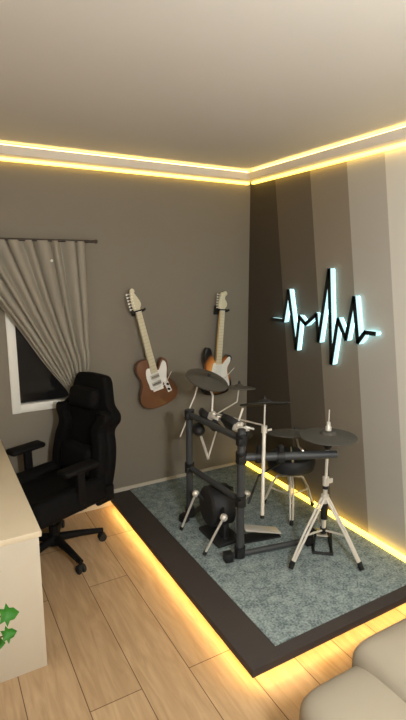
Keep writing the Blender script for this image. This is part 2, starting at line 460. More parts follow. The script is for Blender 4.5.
L('gas_column', MB().lathe([(0, 0.09), (0.032, 0.09), (0.032, 0.2), (0.02, 0.2), (0.02, SZ - 0.15), (0, SZ - 0.15)]), M['chair_plastic'])
bs = MB().lathe([(0, 0.07), (0.05, 0.07), (0.055, 0.10), (0.04, 0.13), (0, 0.13)])
angs = [R(-203 + 286 + 72 * k) for k in range(5)]
for a in angs:
    d = Vector((math.cos(a), math.sin(a), 0))
    bs.tube([d * 0.03 + Vector((0, 0, 0.105)), d * 0.17 + Vector((0, 0, 0.095)), d * 0.32 + Vector((0, 0, 0.075))], 0.028, r2=0.017)
L('star_base', bs, M['chair_plastic'])
for a in angs:
    d = Vector((math.cos(a), math.sin(a), 0)); n = Vector((-d.y, d.x, 0)); c = d * 0.315
    cs = MB()
    for s in (-1, 1):
        cs.lathe([(0, -0.009), (0.024, -0.009), (0.028, -0.004), (0.028, 0.004), (0.024, 0.009), (0, 0.009)], c + n * s * 0.016 + Vector((0, 0, 0.028)), n, n=24)
    cs.box(c + Vector((0, 0, 0.040)), (0.03, 0.03, 0.036), Euler((0, 0, a)), bev=0.006)
    L('castor', cs, M['rubber'])

# ------------------------------------------------------------ curtain
rod = MB().tube([(-3.0, -0.062, 2.018), (-1.345, -0.062, 2.018)], 0.009)
rod.ball((-1.338, -0.062, 2.018), 0.014)
cr_ = thing('curtain_rod', 'thin dark curtain rod above the window', 'curtain rod', (-2.1, 0, 2.018))
build('pole', rod, M['rod'], cr_)
for x in (-1.40, -2.90): build('bracket', MB().box((x, -0.030, 2.018), (0.015, 0.06, 0.02)), M['rod'], cr_)
LE = spline([(-2.30, 2.012), (-2.22, 1.90), (-2.12, 1.77), (-2.00, 1.60), (-1.87, 1.40), (-1.735, 1.18), (-1.60, 0.99), (-1.575, 0.93)], 8, False)
RE = spline([(-1.415, 2.012), (-1.415, 1.85), (-1.415, 1.65), (-1.415, 1.45), (-1.42, 1.30), (-1.42, 1.15), (-1.475, 1.0), (-1.485, 0.93)], 8, False)
def ev(P, t):
    f = t * (len(P) - 1); i = min(int(f), len(P) - 2); g = f - i
    return (P[i][0] * (1 - g) + P[i + 1][0] * g, P[i][1] * (1 - g) + P[i + 1][1] * g)
def curt(u, v):
    a, b = ev(LE, v), ev(RE, v)
    uu = u + 0.012 * math.sin(u * 37)
    x = a[0] * (1 - uu) + b[0] * uu; z = a[1] * (1 - uu) + b[1] * uu
    amp = 0.027 * (1 - 0.45 * v)
    ph = u * 2 * PI * 10
    return Vector((x + 0.006 * math.cos(ph) * (1 - v), -0.062 + amp * (0.8 * math.sin(ph) + 0.2 * math.sin(ph * 0.5 + 1.0)) - 0.01 * v, z + 0.004))
cm = MB().grid(curt, 220, 60)
def tail(u, v):
    x0, x1 = -1.575 - 0.03 * v, -1.485 + 0.03 * v
    ph = u * 2 * PI * 7
    return Vector((x0 + (x1 - x0) * u, -0.066 + 0.014 * math.sin(ph), 0.934 - 0.45 * v))
cm.grid(tail, 100, 12)
cu = build('curtain', cm, M['curtain'], smooth=80)
sd = cu.modifiers.new('thickness', 'SOLIDIFY'); sd.thickness = 0.003
tag(cu, 'taupe curtain swept to one side in long folds beside the window', 'curtain')
tb = MB()
tb.tube([(-1.53 + 0.062 * math.cos(t), -0.066 + 0.030 * math.sin(t), 0.935 + 0.01 * math.cos(t)) for t in [2 * PI * k / 24 for k in range(25)]], 0.010, n=8)
tag(build('tieback', tb, M['curtain']), 'fabric band gathering the curtain behind the black chair', 'tieback')
bx_, _, bz_ = -1.60, 0, 1.90
tag(build('dot', MB().ball((-1.655, -0.100, 1.885), 0.009, (1, 0.5, 1)), M['pickguard']), 'tiny white round button on the upper curtain', 'dot')  # tiny white flattened ball set on the curtain front

# ------------------------------------------------------------ guitars (local x right, z up, -y to the room; origin at the nut on the wall)
def guitar(kind, loc, tilt_deg, label):
    g = thing('electric_guitar', label, 'guitar', loc, 0)
    g.rotation_euler = (0, R(tilt_deg), 0); g.scale = (0.98, 1, 0.94) if kind == 't' else (0.92, 1, 0.87)
    def P(name, mb, m, parent=g, **k): return build(name, mb, m, parent, world=False, **k)
    bf, bb = -0.095, -0.050        # body front and back
    if kind == 't':
        c = -0.603
        pts = [(-.032, .195), (-.085, .20), (-.122, .175), (-.134, .12), (-.118, .055), (-.120, .0), (-.150, -.06), (-.163, -.12), (-.135, -.175), (-.06, -.203), (.06, -.203), (.135, -.175), (.163, -.12), (.150, -.06), (.118, .0), (.112, .045), (.128, .09), (.130, .14), (.106, .168), (.075, .150), (.052, .115), (.036, .10), (.032, .13)]
        bm_ = M['tele_body']
    else:
        c = -0.590
        pts = [(-.032, .115), (-.050, .135), (-.066, .18), (-.090, .235), (-.122, .235), (-.142, .18), (-.135, .10), (-.112, .03), (-.122, -.03), (-.155, -.09), (-.163, -.14), (-.125, -.195), (-.05, -.215), (.05, -.21), (.125, -.18), (.158, -.12), (.145, -.05), (.108, .01), (.108, .06), (.135, .11), (.138, .155), (.112, .172), (.080, .145), (.055, .105), (.034, .09)]
        bm_ = M['burst']
    kz = 1.05 if kind == 't' else 1.0
    body = MB().prism([(x, z * kz + c) for x, z in spline(pts, 5)], bb, bf, bev=0.006, seg=3)
    P('body', body, bm_)
    if kind == 't':
        gd = [(-.034, .135), (-.062, .12), (-.072, .06), (-.066, .0), (-.060, -.045), (-.02, -.055), (.035, -.045), (.055, -.02), (.085, .0), (.100, .045), (.112, .09), (.114, .135), (.098, .158), (.078, .142), (.055, .108), (.034, .095)]
    else:
        gd = [(-.034, .10), (-.052, .085), (-.060, .03), (-.066, -.03), (-.060, -.07), (-.01, -.085), (.035, -.10), (.085, -.135), (.118, -.15), (.135, -.12), (.118, -.05), (.098, .01), (.098, .06), (.122, .11), (.122, .15), (.104, .156), (.078, .13), (.052, .095), (.034, .085)]
    P('pickguard', MB().prism([(x, z + c) for x, z in spline(gd, 4)], bf, bf - 0.003), M['pickguard'])
    nm = M['maple'] if kind == 't' else M['maple_yellow']
    nl = c + 0.085
    nk = MB().prism([(-.0215, 0), (.0215, 0), (.028, nl), (-.028, nl)], bf + 0.015, bf - 0.010, bev=0.004, seg=3)
    nk_o = P('neck', nk, nm)
    P('fingerboard', MB().prism([(-.0215, -.003), (.0215, -.003), (.0278, nl + .004), (-.0278, nl + .004)], bf - 0.0095, bf - 0.0115), M['fingerboard'], parent=nk_o, smooth=0)
    if kind == 't':
        hd = [(-.0215, -.002), (-.030, .02), (-.034, .06), (-.030, .12), (-.022, .172), (-.004, .186), (.010, .178), (.013, .160), (.006, .150), (.014, .130), (.026, .10), (.036, .07), (.036, .045), (.022, .02), (.0215, -.002)]
    else:
        hd = [(-.0215, -.002), (-.032, .02), (-.040, .05), (-.034, .11), (-.026, .155), (-.014, .172), (.000, .168), (.010, .180), (.028, .182), (.040, .168), (.038, .150), (.024, .136), (.022, .110), (.036, .09), (.046, .065), (.042, .04), (.026, .02), (.0215, -.002)]
    head = P('headstock', MB().prism(spline(hd, 4), bf + 0.014, bf - 0.001, bev=0.002), nm if kind == 't' else M['maple'])
    for k in range(6):
        z = 0.03 + 0.024 * k; x = -0.036 if k > 0 else -0.034
        t = MB().tube([(x + 0.010, bf + 0.006, z), (x - 0.014, bf + 0.006, z)], 0.003, n=8)
        t.box((x - 0.018, bf + 0.006, z), (0.012, 0.007, 0.015), bev=0.003)
        t.tube([(x + 0.016, bf + 0.006, z), (x + 0.016, bf - 0.008, z)], 0.004, n=8)
        P('tuner', t, M['chrome'] if kind != 't' else M['pickguard'], parent=head)
    st_ = MB()
    zb = -0.645
    for k in range(6):
        st_.tube([(-.017 + .0068 * k, bf - 0.013, 0), (-.026 + .0104 * k, bf - 0.014, zb)], 0.0006, n=5)
    P('strings', st_, M['fret'])
    P('nut', MB().box((0, bf - 0.008, 0.001), (0.043, 0.012, 0.005)), M['pickguard'])
    if kind == 't':
        for z in (c + 0.055, c - 0.005):
            pk = MB().box((-.002, bf - 0.006, z), (.072 if z > c + .03 else .078, 0.010, .034), bev=0.003)
            po = P('pickup', pk, M['lamp_metal'])
            q = MB()
            for k in range(6): q.tube([(-.028 + .0104 * k, bf - 0.010, z), (-.028 + .0104 * k, bf - 0.0135, z)], 0.0035, n=10)
            P('pole_pieces', q, M['rack_black'], parent=po)
        br = MB().box((0, bf - 0.004, c - 0.045), (.088, 0.008, .050), bev=0.002)
        for k in range(6): br.box((-.026 + .0104 * k, bf - 0.011, c - 0.035), (.008, 0.007, .022), bev=0.001)
        P('bridge', br, M['pickguard'])
        P('control_plate', MB().box((.082, bf - 0.0025, c - 0.055), (.036, 0.005, .125), Euler((0, R(-9), 0)), bev=0.001), M['pickguard'])
        for z in (c - 0.045, c - 0.09): P('knob', MB().lathe([(0, 0), (.010, 0), (.009, .016), (0, .016)], (.083, bf - 0.005, z), (0, -1, 0), n=20), M['rack_black'])
        P('tremolo_arm', MB().tube([(.045, bf - 0.012, c - 0.045), (.075, bf - 0.03, c - 0.01), (.13, bf - 0.035, c + 0.055)], 0.003, n=8), M['chrome'])
        P('strap_button', MB().lathe([(0, 0), (.005, 0), (.004, .008), (.008, .012), (0, .012)], (-.112, bf + 0.022, c + 0.175), (-.5, 0, .8), n=14), M['pickguard'])
    else:
        for i, z in enumerate((c + 0.055, c + 0.01, c - 0.04)):
            P('pickup', MB().box((0, bf - 0.006, z), (.080, 0.010, .018), Euler((0, R(-8 if i == 2 else 0), 0)), bev=0.004), M['pickguard'])
        br = MB().box((0, bf - 0.004, c - 0.08), (.078, 0.008, .042), bev=0.002)
        P('bridge', br, M['chrome'])
        for k in range(3): P('knob', MB().lathe([(0, 0), (.012, 0), (.010, .012), (0, .012)], (.070 + .018 * k, bf - 0.003, c - 0.045 - .035 * k), (0, -1, 0), n=20), M['pickguard'])
        P('tremolo_arm', MB().tube([(.040, bf - 0.010, c - 0.07), (.060, bf - 0.035, c - 0.04), (.145, bf - 0.04, c + 0.055)], 0.003, n=8), M['chrome'])
    return g

def hanger(x, z, label, ang):
    h = thing('guitar_hanger', label, 'guitar hanger', (x, 0, z), 0, 'guitar hangers on the grey wall')
    h.rotation_euler = (0, R(ang), 0)
    build('wall_plate', MB().box((-0.0, -0.006, 0.0), (0.05, 0.012, 0.075), bev=0.003), M['rack_black'], h, world=False)
    build('support_arm', MB().tube([(0, -0.01, 0), (0, -0.06, 0)], 0.007), M['rack_black'], h, world=False)
    y = MB().tube([(-0.045, -0.125, 0.012), (-0.041, -0.10, 0.0), (-0.036, -0.065, -0.004), (0, -0.058, -0.004), (0.036, -0.065, -0.004), (0.041, -0.10, 0.0), (0.045, -0.125, 0.012)], 0.0085, n=10)
    build('locking_bar', MB().tube([(-0.050, -0.120, 0.010), (0.050, -0.120, 0.010)], 0.0055, n=10), M['rubber'], h, world=False)
    build('yoke', y, M['rubber'], h, world=False)

guitar('t', (-1.049, 0, 1.520), -14, 'brown electric guitar with white pickguard and pale neck, tilted on the wall')
guitar('s', (-0.322, 0, 1.495), 4.5, 'sunburst electric guitar with white pickguard hanging upright behind the cymbals')
hanger(-1.049, 1.520, 'black hanger holding the tilted brown guitar by its head', -13.5)
hanger(-0.322, 1.495, 'black hanger holding the sunburst guitar near the corner', 4.5)

# ------------------------------------------------------------ heartbeat sign on the striped wall
sgn = thing('heartbeat_sign', 'glowing cyan white heartbeat line sign with black face on the striped wall', 'wall sign', (0, -0.9, 1.45))
zig = [(-0.395, 1.441), (-0.538, 1.442), (-0.586, 1.674), (-0.694, 1.244), (-0.72, 1.488), (-0.788, 1.44), (-0.898, 1.521), (-0.929, 1.335), (-1.0, 1.826), (-1.063, 1.201), (-1.104, 1.504), (-1.184, 1.381), (-1.233, 1.655), (-1.287, 1.375), (-1.339, 1.444), (-1.417, 1.444)]
def ribbon(x0, x1, hwid):
    mb = MB()
    for (ya, za), (yb, zb) in zip(zig, zig[1:]):
        d = Vector((yb - ya, zb - za)); L_ = d.length; d.normalize(); n = Vector((-d.y, d.x)) * hwid
        e = d * hwid * 0.6
        q = [Vector((ya, za)) - e + n, Vector((yb, zb)) + e + n, Vector((yb, zb)) + e - n, Vector((ya, za)) - e - n]
        f = mb.b.faces.new([mb.b.verts.new((x0, p.x, p.y)) for p in q])
        r = bmesh.ops.extrude_face_region(mb.b, geom=[f])
        bmesh.ops.translate(mb.b, verts=[g for g in r['geom'] if isinstance(g, bmesh.types.BMVert)], vec=(x1 - x0, 0, 0))
    return mb
o = build('light_body', ribbon(-0.014, -0.046, 0.0120), M['sign_white'], sgn, smooth=0); child_label(o, 'glowing cyan white sides')
o = build('face_panel', ribbon(-0.046, -0.050, 0.0135), M['sign_black'], sgn, smooth=0); child_label(o, 'black front line')

o = build('added_halo_strip', ribbon(-0.0005, -0.010, 0.007), M['sign_halo'], sgn, smooth=0); child_label(o, 'cyan strip added behind the line for its halo')  # strip added behind the body to throw a halo on the wall
# ------------------------------------------------------------ electronic drum kit
CZ = PZ + 0.006          # carpet top
A = Vector((-0.89, -1.24, 0)); B = Vector((-0.925, -0.66, 0))
def up(v, z): return Vector((v.x, v.y, z))
rk = thing('drum_rack', 'dark grey tubular electronic drum rack standing on the carpeted platform', 'drum rack', (-0.9, -0.95, CZ))
build('post', MB().tube([up(A, CZ + 0.02), up(A, 0.925)], 0.024), M['rack'], rk)
build('post', MB().tube([up(B, CZ + 0.02), up(B, 0.90)], 0.024), M['rack'], rk)
# feet
fd = Vector((0.547, -0.10, 0)).normalized()
f0, f1 = A - fd * 0.075, A + fd * 0.475
build('foot_tube', MB().tube([up(f0, CZ + 0.03), up(f1, CZ + 0.03)], 0.018), M['rack'], rk)
fd2 = Vector((0.53, 0.22, 0)).normalized(); g0, g1 = B - fd2 * 0.06, B + fd2 * 0.48
build('foot_tube', MB().tube([up(g0, CZ + 0.03), up(g1, CZ + 0.03)], 0.018), M['rack'], rk)
for p, dd in ((f0, fd), (f1, fd), (g0, fd2), (g1, fd2)):
    build('rubber_foot', MB().box(up(p, CZ + 0.028), (0.055, 0.055, 0.056), Euler((0, 0, math.atan2(dd.y, dd.x))), bev=0.008), M['rack_black'], rk)
build('lower_cross_tube', MB().tube([up(B, 0.485), up(A, 0.485)], 0.020), M['rack'], rk)
build('upper_cross_tube', MB().tube([up(B, 0.865), up(A, 0.865)], 0.020), M['rack'], rk)
armd = Vector((0.87, -0.45, 0)).normalized()
ae = A + armd * 0.56
build('side_arm', MB().tube([up(A, 0.755), up(ae, 0.765)], 0.024), M['rack'], rk)
armb = Vector((0.86, 0.45, 0)).normalized(); be = B + armb * 0.42
build('side_arm', MB().tube([up(B, 0.755), up(be, 0.765)], 0.022), M['rack'], rk)
def clampmb(c, s=0.036, h=0.07):
    return MB().lathe([(0, -h / 2), (s, -h / 2), (s, h / 2), (0, h / 2)], c, (0, 0, 1), n=24).box(Vector(c) + Vector((-0.03, -0.03, 0)), (0.03, 0.03, 0.04), bev=0.005)
for p, z in ((A, 0.485), (A, 0.865), (A, 0.755), (A, CZ + 0.05), (B, 0.485), (B, 0.865), (B, CZ + 0.05)):
    build('clamp', clampmb(up(p, z), 0.033, 0.065), M['rack_black'], rk)
for t in (0.17, 0.42):
    c = up(A + armd * (0.50 * t + 0.02), 0.757)
    build('clamp', MB().lathe([(0, -0.022), (0.036, -0.022), (0.036, 0.022), (0, 0.022)], c, armd, n=24).box(c + Vector((0, 0, 0.045)), (0.028, 0.028, 0.05), bev=0.005), M['rack_black'], rk)
build('stay_rod', MB().tube([(-0.655, -1.36, 0.74), (-0.67, -1.12, 0.55), (-0.80, -1.19, 0.42)], 0.007), M['rack_black'], rk)

def disc(name, c, tiltv, r, label, parent_rods=(), m='cymbal', group='cymbal pads of the drum kit', thick=0.010):
    t = thing(name, label, 'cymbal pad', c, 0, group)
    ax = Vector(tiltv).normalized()
    build('pad', MB().lathe([(0, -0.006), (r * 0.25, -0.006), (r - 0.004, -thick), (r, -thick + 0.003), (r - 0.002, -0.002), (r * 0.30, 0.006), (r * 0.20, 0.018), (0.012, 0.022), (0, 0.022)], (0, 0, 0), ax, n=56), M[m], t, world=False)
    build('wing_nut', MB().lathe([(0, 0.018), (0.010, 0.018), (0.010, 0.032), (0.005, 0.042), (0, 0.042)], (0, 0, 0), ax, n=16), M['rack_black'], t, world=False)
    return t
# crash pads on boom rods
c1 = Vector((-0.80, -0.685, 1.10)); c2 = Vector((-0.565, -0.72, 1.025)); c3 = Vector((-0.765, -1.285, 1.075)); c4 = Vector((-0.37, -1.10, 0.775))
disc('cymbal_pad', c1, (0.16, -0.36, 1), 0.150, 'grey rubber cymbal pad tilted in front of the sunburst guitar, the leftmost')
disc('cymbal_pad', c2, (0.10, 0.10, 1), 0.115, 'grey cymbal pad just behind and right of the leftmost one')
disc('cymbal_pad', c3, (0.13, 0.32, 1), 0.145, 'dark thin cymbal pad seen edge on atop the tall silver pole', m='pad')
disc('cymbal_pad', c4, (0.10, 0.16, 1), 0.19, 'dark grey cymbal pad behind the hi hat, low by the striped wall')

def rodthing(label, pts, r=0.006, clamp=None, m='chrome'):
    t = thing('cymbal_boom', label, 'cymbal boom', pts[0], 0, 'silver booms and rods on the drum rack')
    build('rod', MB().tube(pts, r, n=12), M[m], t)
    if clamp: build('clamp', MB().box(clamp, (0.05, 0.04, 0.05), Euler((0.2, 0.3, 0.5)), bev=0.010, seg=3).ball(Vector(clamp) + Vector((0.0, -0.02, 0.02)), 0.020), M['chrome'], t)
    return t
rodthing('short silver rod rising to the leftmost cymbal pad', [c1 + Vector((0, 0, -0.006)), (-0.80, -0.76, 1.0), (-0.83, -0.80, 0.88)], 0.007, (-0.83, -0.80, 0.875))
rodthing('curved thin silver rod at the far left end of the rack', [(-0.815, -0.59, 1.06), (-0.85, -0.60, 0.97), (-0.905, -0.615, 0.88), (-0.91, -0.62, 0.84), (-1.015, -0.70, 0.735)], 0.005, (-0.915, -0.625, 0.855))
rodthing('silver rod beneath the cymbal pad right of the leftmost one', [c2 + Vector((0, 0, -0.006)), (-0.60, -0.75, 0.93), (-0.80, -0.83, 0.90)], 0.005)
rodthing('slanting silver rod with clamp near the front rack post', [(-0.765, -1.065, 0.99), (-0.82, -1.07, 0.855)], 0.007, (-0.815, -1.075, 0.875))
rodthing('long thin silver boom running from the rack to the tall pole', [(-0.83, -0.80, 0.90), (-0.76, -1.29, 0.94)], 0.005)
tp = thing('cymbal_pole', 'tall straight silver pole clamped to the side arm of the rack', 'cymbal pole', (-0.79, -1.31, 0.45), 0)
build('pole', MB().tube([(-0.765, -1.287, 1.068), (-0.775, -1.300, 0.925)], 0.005), M['chrome'], tp)
build('pole_sleeve', MB().tube([(-0.775, -1.300, 0.93), (-0.845, -1.395, 0.45)], 0.011), M['chrome'], tp)
build('wing_clamp', MB().lathe([(0, -0.02), (0.017, -0.02), (0.017, 0.02), (0, 0.02)], (-0.776, -1.302, 0.925), (0, 0, 1), n=20).box((-0.755, -1.325, 0.925), (0.03, 0.008, 0.012), bev=0.002), M['chrome'], tp)
build('pole_tip', MB().tube([(-0.845, -1.395, 0.452), (-0.8475, -1.3984, 0.435)], 0.012), M['rubber'], tp)
rodthing('low silver boom under the cymbal pad beside the hi hat', [c4 + Vector((0, 0, -0.008)), (-0.39, -1.16, 0.70), (-0.56, -1.395, 0.785)], 0.006, None)

def tom(c, ax, r, label, depth=0.05):
    t = thing('tom_pad', label, 'drum pad', c, 0, 'black drum pads on the rack')
    ax = Vector(ax).normalized()
    build('shell', MB().lathe([(0, -depth), (r * 0.6, -depth), (r, -depth * 0.6), (r + 0.006, -0.006), (r + 0.006, 0.004), (r, 0.008), (r - 0.01, 0.006)], (0, 0, 0), ax, n=44), M['pad'], t, world=False)
    build('head', MB().lathe([(0, 0.003), (r - 0.008, 0.004), (r - 0.008, 0.0065), (0, 0.0065)], (0, 0, 0), ax, n=44), M['mesh_head'], t, world=False)
    return t
tom((-0.79, -0.73, 0.83), (0.72, -0.10, 0.62), 0.10, 'small black drum pad clamped at the left end of the upper rack tube')
tom((-0.76, -1.00, 0.86), (0.68, 0.05, 0.72), 0.11, 'small black drum pad clamped mid way along the upper rack tube')
# double silver V legs + ball pad below
vb = thing('cymbal_boom', 'two silver rods meeting in a V under the left rack clamp', 'cymbal boom', (-0.9, -0.8, 0.7), 0, 'silver booms and rods on the drum rack')
build('rod', MB().tube([(-0.895, -0.77, 0.735), (-0.932, -0.93, 0.645)], 0.009), M['chrome'], vb)
build('rod', MB().tube([(-0.82, -0.84, 0.78), (-0.930, -0.925, 0.65)], 0.006), M['chrome'], vb)
build('clamp', MB().ball((-0.892, -0.735, 0.77), 0.042, (1, 1, 0.9)), M['rack_black'], vb)
# silver tom brackets
for x, y, z, lb in ((-0.84, -0.87, 0.885, 'silver wing bracket on the upper rack tube, left of the middle'), (-0.80, -1.13, 0.885, 'silver wing bracket on the upper rack tube next to the front post')):
    t = thing('wing_bracket', lb, 'bracket', (x, y, z), 0, 'silver brackets on the upper rack tube')
    build('bracket_body', MB().box((x, y, z), (0.045, 0.07, 0.022), Euler((0.1, 0.2, 0.4)), bev=0.008).box((x + 0.02, y - 0.03, z + 0.008), (0.06, 0.02, 0.012), Euler((0, 0.3, -0.5)), bev=0.004), M['chrome'], t)
    build('wing_screw', MB().ball((x - 0.005, y + 0.02, z + 0.022), 0.014), M['chrome'], t)

# kick pad between the posts, with spurs
kp = thing('kick_pad', 'black kick drum pad with two silver spur legs under the rack', 'drum pad', (-0.84, -0.96, CZ))
kd = Vector((0.95, -0.12, 0)).normalized()
build('kick_shell', MB().lathe([(0, -0.10), (0.115, -0.10), (0.13, -0.085), (0.13, 0.05), (0.118, 0.055)], (-0.86, -0.96, 0.33), kd, n=44), M['pad'], kp)
build('kick_head', MB().lathe([(0, 0.045), (0.12, 0.045), (0.12, 0.05), (0, 0.05)], (-0.86, -0.96, 0.33), kd, n=44), M['mesh_head'], kp)
build('kick_stand', MB().box((-0.86, -0.96, CZ + 0.012), (0.18, 0.26, 0.024), bev=0.006).box((-0.86, -0.96, 0.17), (0.04, 0.16, 0.12), bev=0.006), M['pad'], kp)
build('spur_bar', MB().tube([(-0.975, -0.85, 0.385), (-0.93, -0.93, 0.34)], 0.014), M['rack_black'], kp)
build('spur_bar', MB().tube([(-0.955, -1.155, 0.355), (-0.90, -1.05, 0.36)], 0.014), M['rack_black'], kp)
for top, foot in (((-0.98, -0.849, 0.385), (-1.055, -0.775, CZ)), ((-0.957, -1.16, 0.355), (-1.065, -1.105, CZ))):
    top, foot = Vector(top), Vector(foot); d = (foot - top).normalized()
    sp = build('spur_leg', MB().tube([top, foot - d * 0.02], 0.0075), M['chrome'], kp)
    build('knob', MB().ball(top, 0.024, n=16), M['chrome'], sp)
    build('rubber_tip', MB().tube([foot - d * 0.03, foot - d * 0.008], 0.012), M['rubber'], sp)

# kick pedal
pd = thing('kick_pedal', 'silver bass drum pedal with footboard and beater behind the front rack post', 'drum pedal', (-0.72, -1.08, CZ))
pdir = Vector((0.97, -0.2, 0)).normalized(); pn = Vector((-pdir.y, pdir.x, 0)); pb = Vector((-0.78, -1.075, 0))
rot = Euler((0, 0, math.atan2(pdir.y, pdir.x)))
build('base_plate', MB().box(up(pb + pdir * 0.12, CZ + 0.006), (0.30, 0.10, 0.010), rot, bev=0.002), M['rack_black'], pd)
build('footboard', MB().box(up(pb + pdir * 0.15, CZ + 0.055), (0.26, 0.085, 0.010), Euler((0, R(14), rot.z)), bev=0.004), M['chrome'], pd)
for s in (-1, 1): build('upright', MB().tube([up(pb + pn * 0.05 * s, CZ + 0.01), up(pb + pn * 0.045 * s, 0.31)], 0.009), M['chrome'], pd)
build('axle', MB().tube([up(pb + pn * 0.06, 0.305), up(pb - pn * 0.06, 0.305)], 0.008), M['chrome'], pd)
build('beater', MB().tube([up(pb, 0.305), up(pb + pdir * 0.05, 0.42)], 0.005).ball(up(pb + pdir * 0.045, 0.425), 0.022), M['chrome'], pd)

# drum throne
tc_ = Vector((-0.255, -0.93, 0)); th = thing('drum_throne', 'round black drum throne on silver tripod legs by the striped wall', 'stool', (tc_.x, tc_.y, CZ))
build('seat', MB().lathe([(0, 0.435), (0.13, 0.435), (0.162, 0.455), (0.17, 0.51), (0.155, 0.54), (0.10, 0.552), (0, 0.555)], tc_, n=48), M['pad'], th)
build('seat_post', MB().tube([up(tc_, 0.22), up(tc_, 0.44)], 0.014), M['chrome'], th)
build('collar', MB().lathe([(0, 0.35), (0.022, 0.35), (0.022, 0.41), (0, 0.41)], tc_, n=20), M['chrome'], th)
for a in (R(235), R(355), R(115)):
    d = Vector((math.cos(a), math.sin(a), 0)); n = Vector((-d.y, d.x, 0))
    lm = MB()
    for s in (-1, 1):
        lm.tube([up(tc_ + n * 0.012 * s, 0.385), up(tc_ + d * 0.10 + n * 0.012 * s, 0.36), up(tc_ + d * 0.145 + n * 0.011 * s, 0.28), up(tc_ + d * 0.20 + n * 0.008 * s, CZ + 0.03)], 0.0065, n=8)
    lm.tube([up(tc_, 0.235), up(tc_ + d * 0.158, 0.25)], 0.006, n=8)
    lg = build('leg', lm, M['chrome'], th)
    build('rubber_foot', MB().tube([up(tc_ + d * 0.198, CZ + 0.04), up(tc_ + d * 0.205, CZ + 0.007)], 0.014), M['rubber'], lg)
# drumstick lying on the throne
tag(build('drumstick', MB().tube([(-0.36, -1.075, 0.563), (-0.31, -1.0, 0.563), (-0.20, -0.86, 0.563)], 0.0085, n=10, r2=0.004), M['stick']), 'pale wooden drumstick lying on the black throne', 'drumstick')

# hi-hat stand
hc = Vector((-0.402, -1.430, 0)); hh = thing('hi_hat_stand', 'chrome hi hat stand on splayed tripod legs with a pedal', 'cymbal stand', (hc.x, hc.y, CZ))
build('lower_tube', MB().tube([up(hc, 0.23), up(hc, 0.58)], 0.0135), M['chrome'], hh)
build('upper_tube', MB().tube([up(hc, 0.56), up(hc, 0.80)], 0.0095), M['chrome'], hh)
build('height_clamp', MB().lathe([(0, 0.548), (0.02, 0.548), (0.02, 0.60), (0, 0.60)], hc, n=20).box(up(hc, 0.575) + Vector((0.025, -0.012, 0)), (0.035, 0.012, 0.03), bev=0.004), M['chrome'], hh)
build('clamp_ring', MB().lathe([(0.0, 0.525), (0.0165, 0.525), (0.0165, 0.545), (0.0, 0.545)], hc, n=20), M['rubber'], hh)
build('pull_rod', MB().tube([up(hc, 0.79), up(hc, 1.02)], 0.0038), M['chrome'], hh)
build('cymbal_cup', MB().lathe([(0, 0.775), (0.013, 0.775), (0.032, 0.805), (0.034, 0.822), (0.02, 0.835), (0, 0.835)], hc, n=24), M['rack_black'], hh)
build('clutch', MB().lathe([(0, 0.895), (0.018, 0.895), (0.018, 0.915), (0.011, 0.925), (0.011, 0.945), (0, 0.945)], hc, n=20), M['chrome'], hh)
feet = [Vector((-0.696, -1.483, CZ)), Vector((-0.344, -1.694, CZ)), Vector((-0.30, -1.20, CZ))]
for i, f in enumerate(feet):
    d = (up(f, 0) - hc).normalized(); n = Vector((-d.y, d.x, 0)); dist = (up(f, 0) - hc).length
    lm = MB()
    for s in (-1, 1):
        lm.tube([up(hc + d * 0.016 + n * 0.010 * s, 0.47), up(hc + d * dist * 0.55 + n * 0.011 * s, 0.30), up(hc + d * dist * 0.96 + n * 0.007 * s, CZ + 0.035)], 0.0075, n=8)
    lm.tube([up(hc + d * 0.012, 0.255), up(hc + d * dist * 0.60, 0.28)], 0.0065, n=8)
    lg = build('leg', lm, M['chrome'], hh)
    build('rubber_foot', MB().tube([up(hc + d * dist * 0.93, CZ + 0.05), up(hc + d * dist, CZ + 0.011)], 0.015), M['rubber'], lg)
build('tripod_collar', MB().lathe([(0, 0.44), (0.024, 0.44), (0.024, 0.485), (0, 0.485)], hc, n=20), M['chrome'], hh)
build('lower_collar', MB().lathe([(0, 0.235), (0.02, 0.235), (0.02, 0.27), (0, 0.27)], hc, n=20), M['rack_black'], hh)
build('spring_housing', MB().lathe([(0, 0.33), (0.022, 0.33), (0.022, 0.43), (0, 0.43)], hc, n=20), M['rack_black'], hh)
# pedal: black framed footboard lying towards the throne
pv = Vector((0.62, 0.78, 0)).normalized(); pw = Vector((-pv.y, pv.x, 0)); pz = Euler((0, 0, math.atan2(pv.y, pv.x)))
fr = MB()
for s in (-1, 1):
    fr.tube([up(hc + pw * 0.055 * s - pv * 0.035, CZ + 0.010), up(hc + pw * 0.055 * s + pv * 0.24, CZ + 0.010)], 0.009, n=8)
    fr.tube([up(hc + pw * 0.055 * s, CZ + 0.010), up(hc + pw * 0.045 * s, 0.245)], 0.006, n=8)
for t in (-0.035, 0.24): fr.tube([up(hc + pw * 0.062 + pv * t, CZ + 0.010), up(hc - pw * 0.062 + pv * t, CZ + 0.010)], 0.009, n=8)
build('pedal_frame', fr, M['rack_black'], hh)
build('footboard', MB().box(up(hc + pv * 0.13, CZ + 0.055), (0.20, 0.07, 0.008), Euler((0, R(17), pz.z)), bev=0.003), M['lamp_metal'], hh)
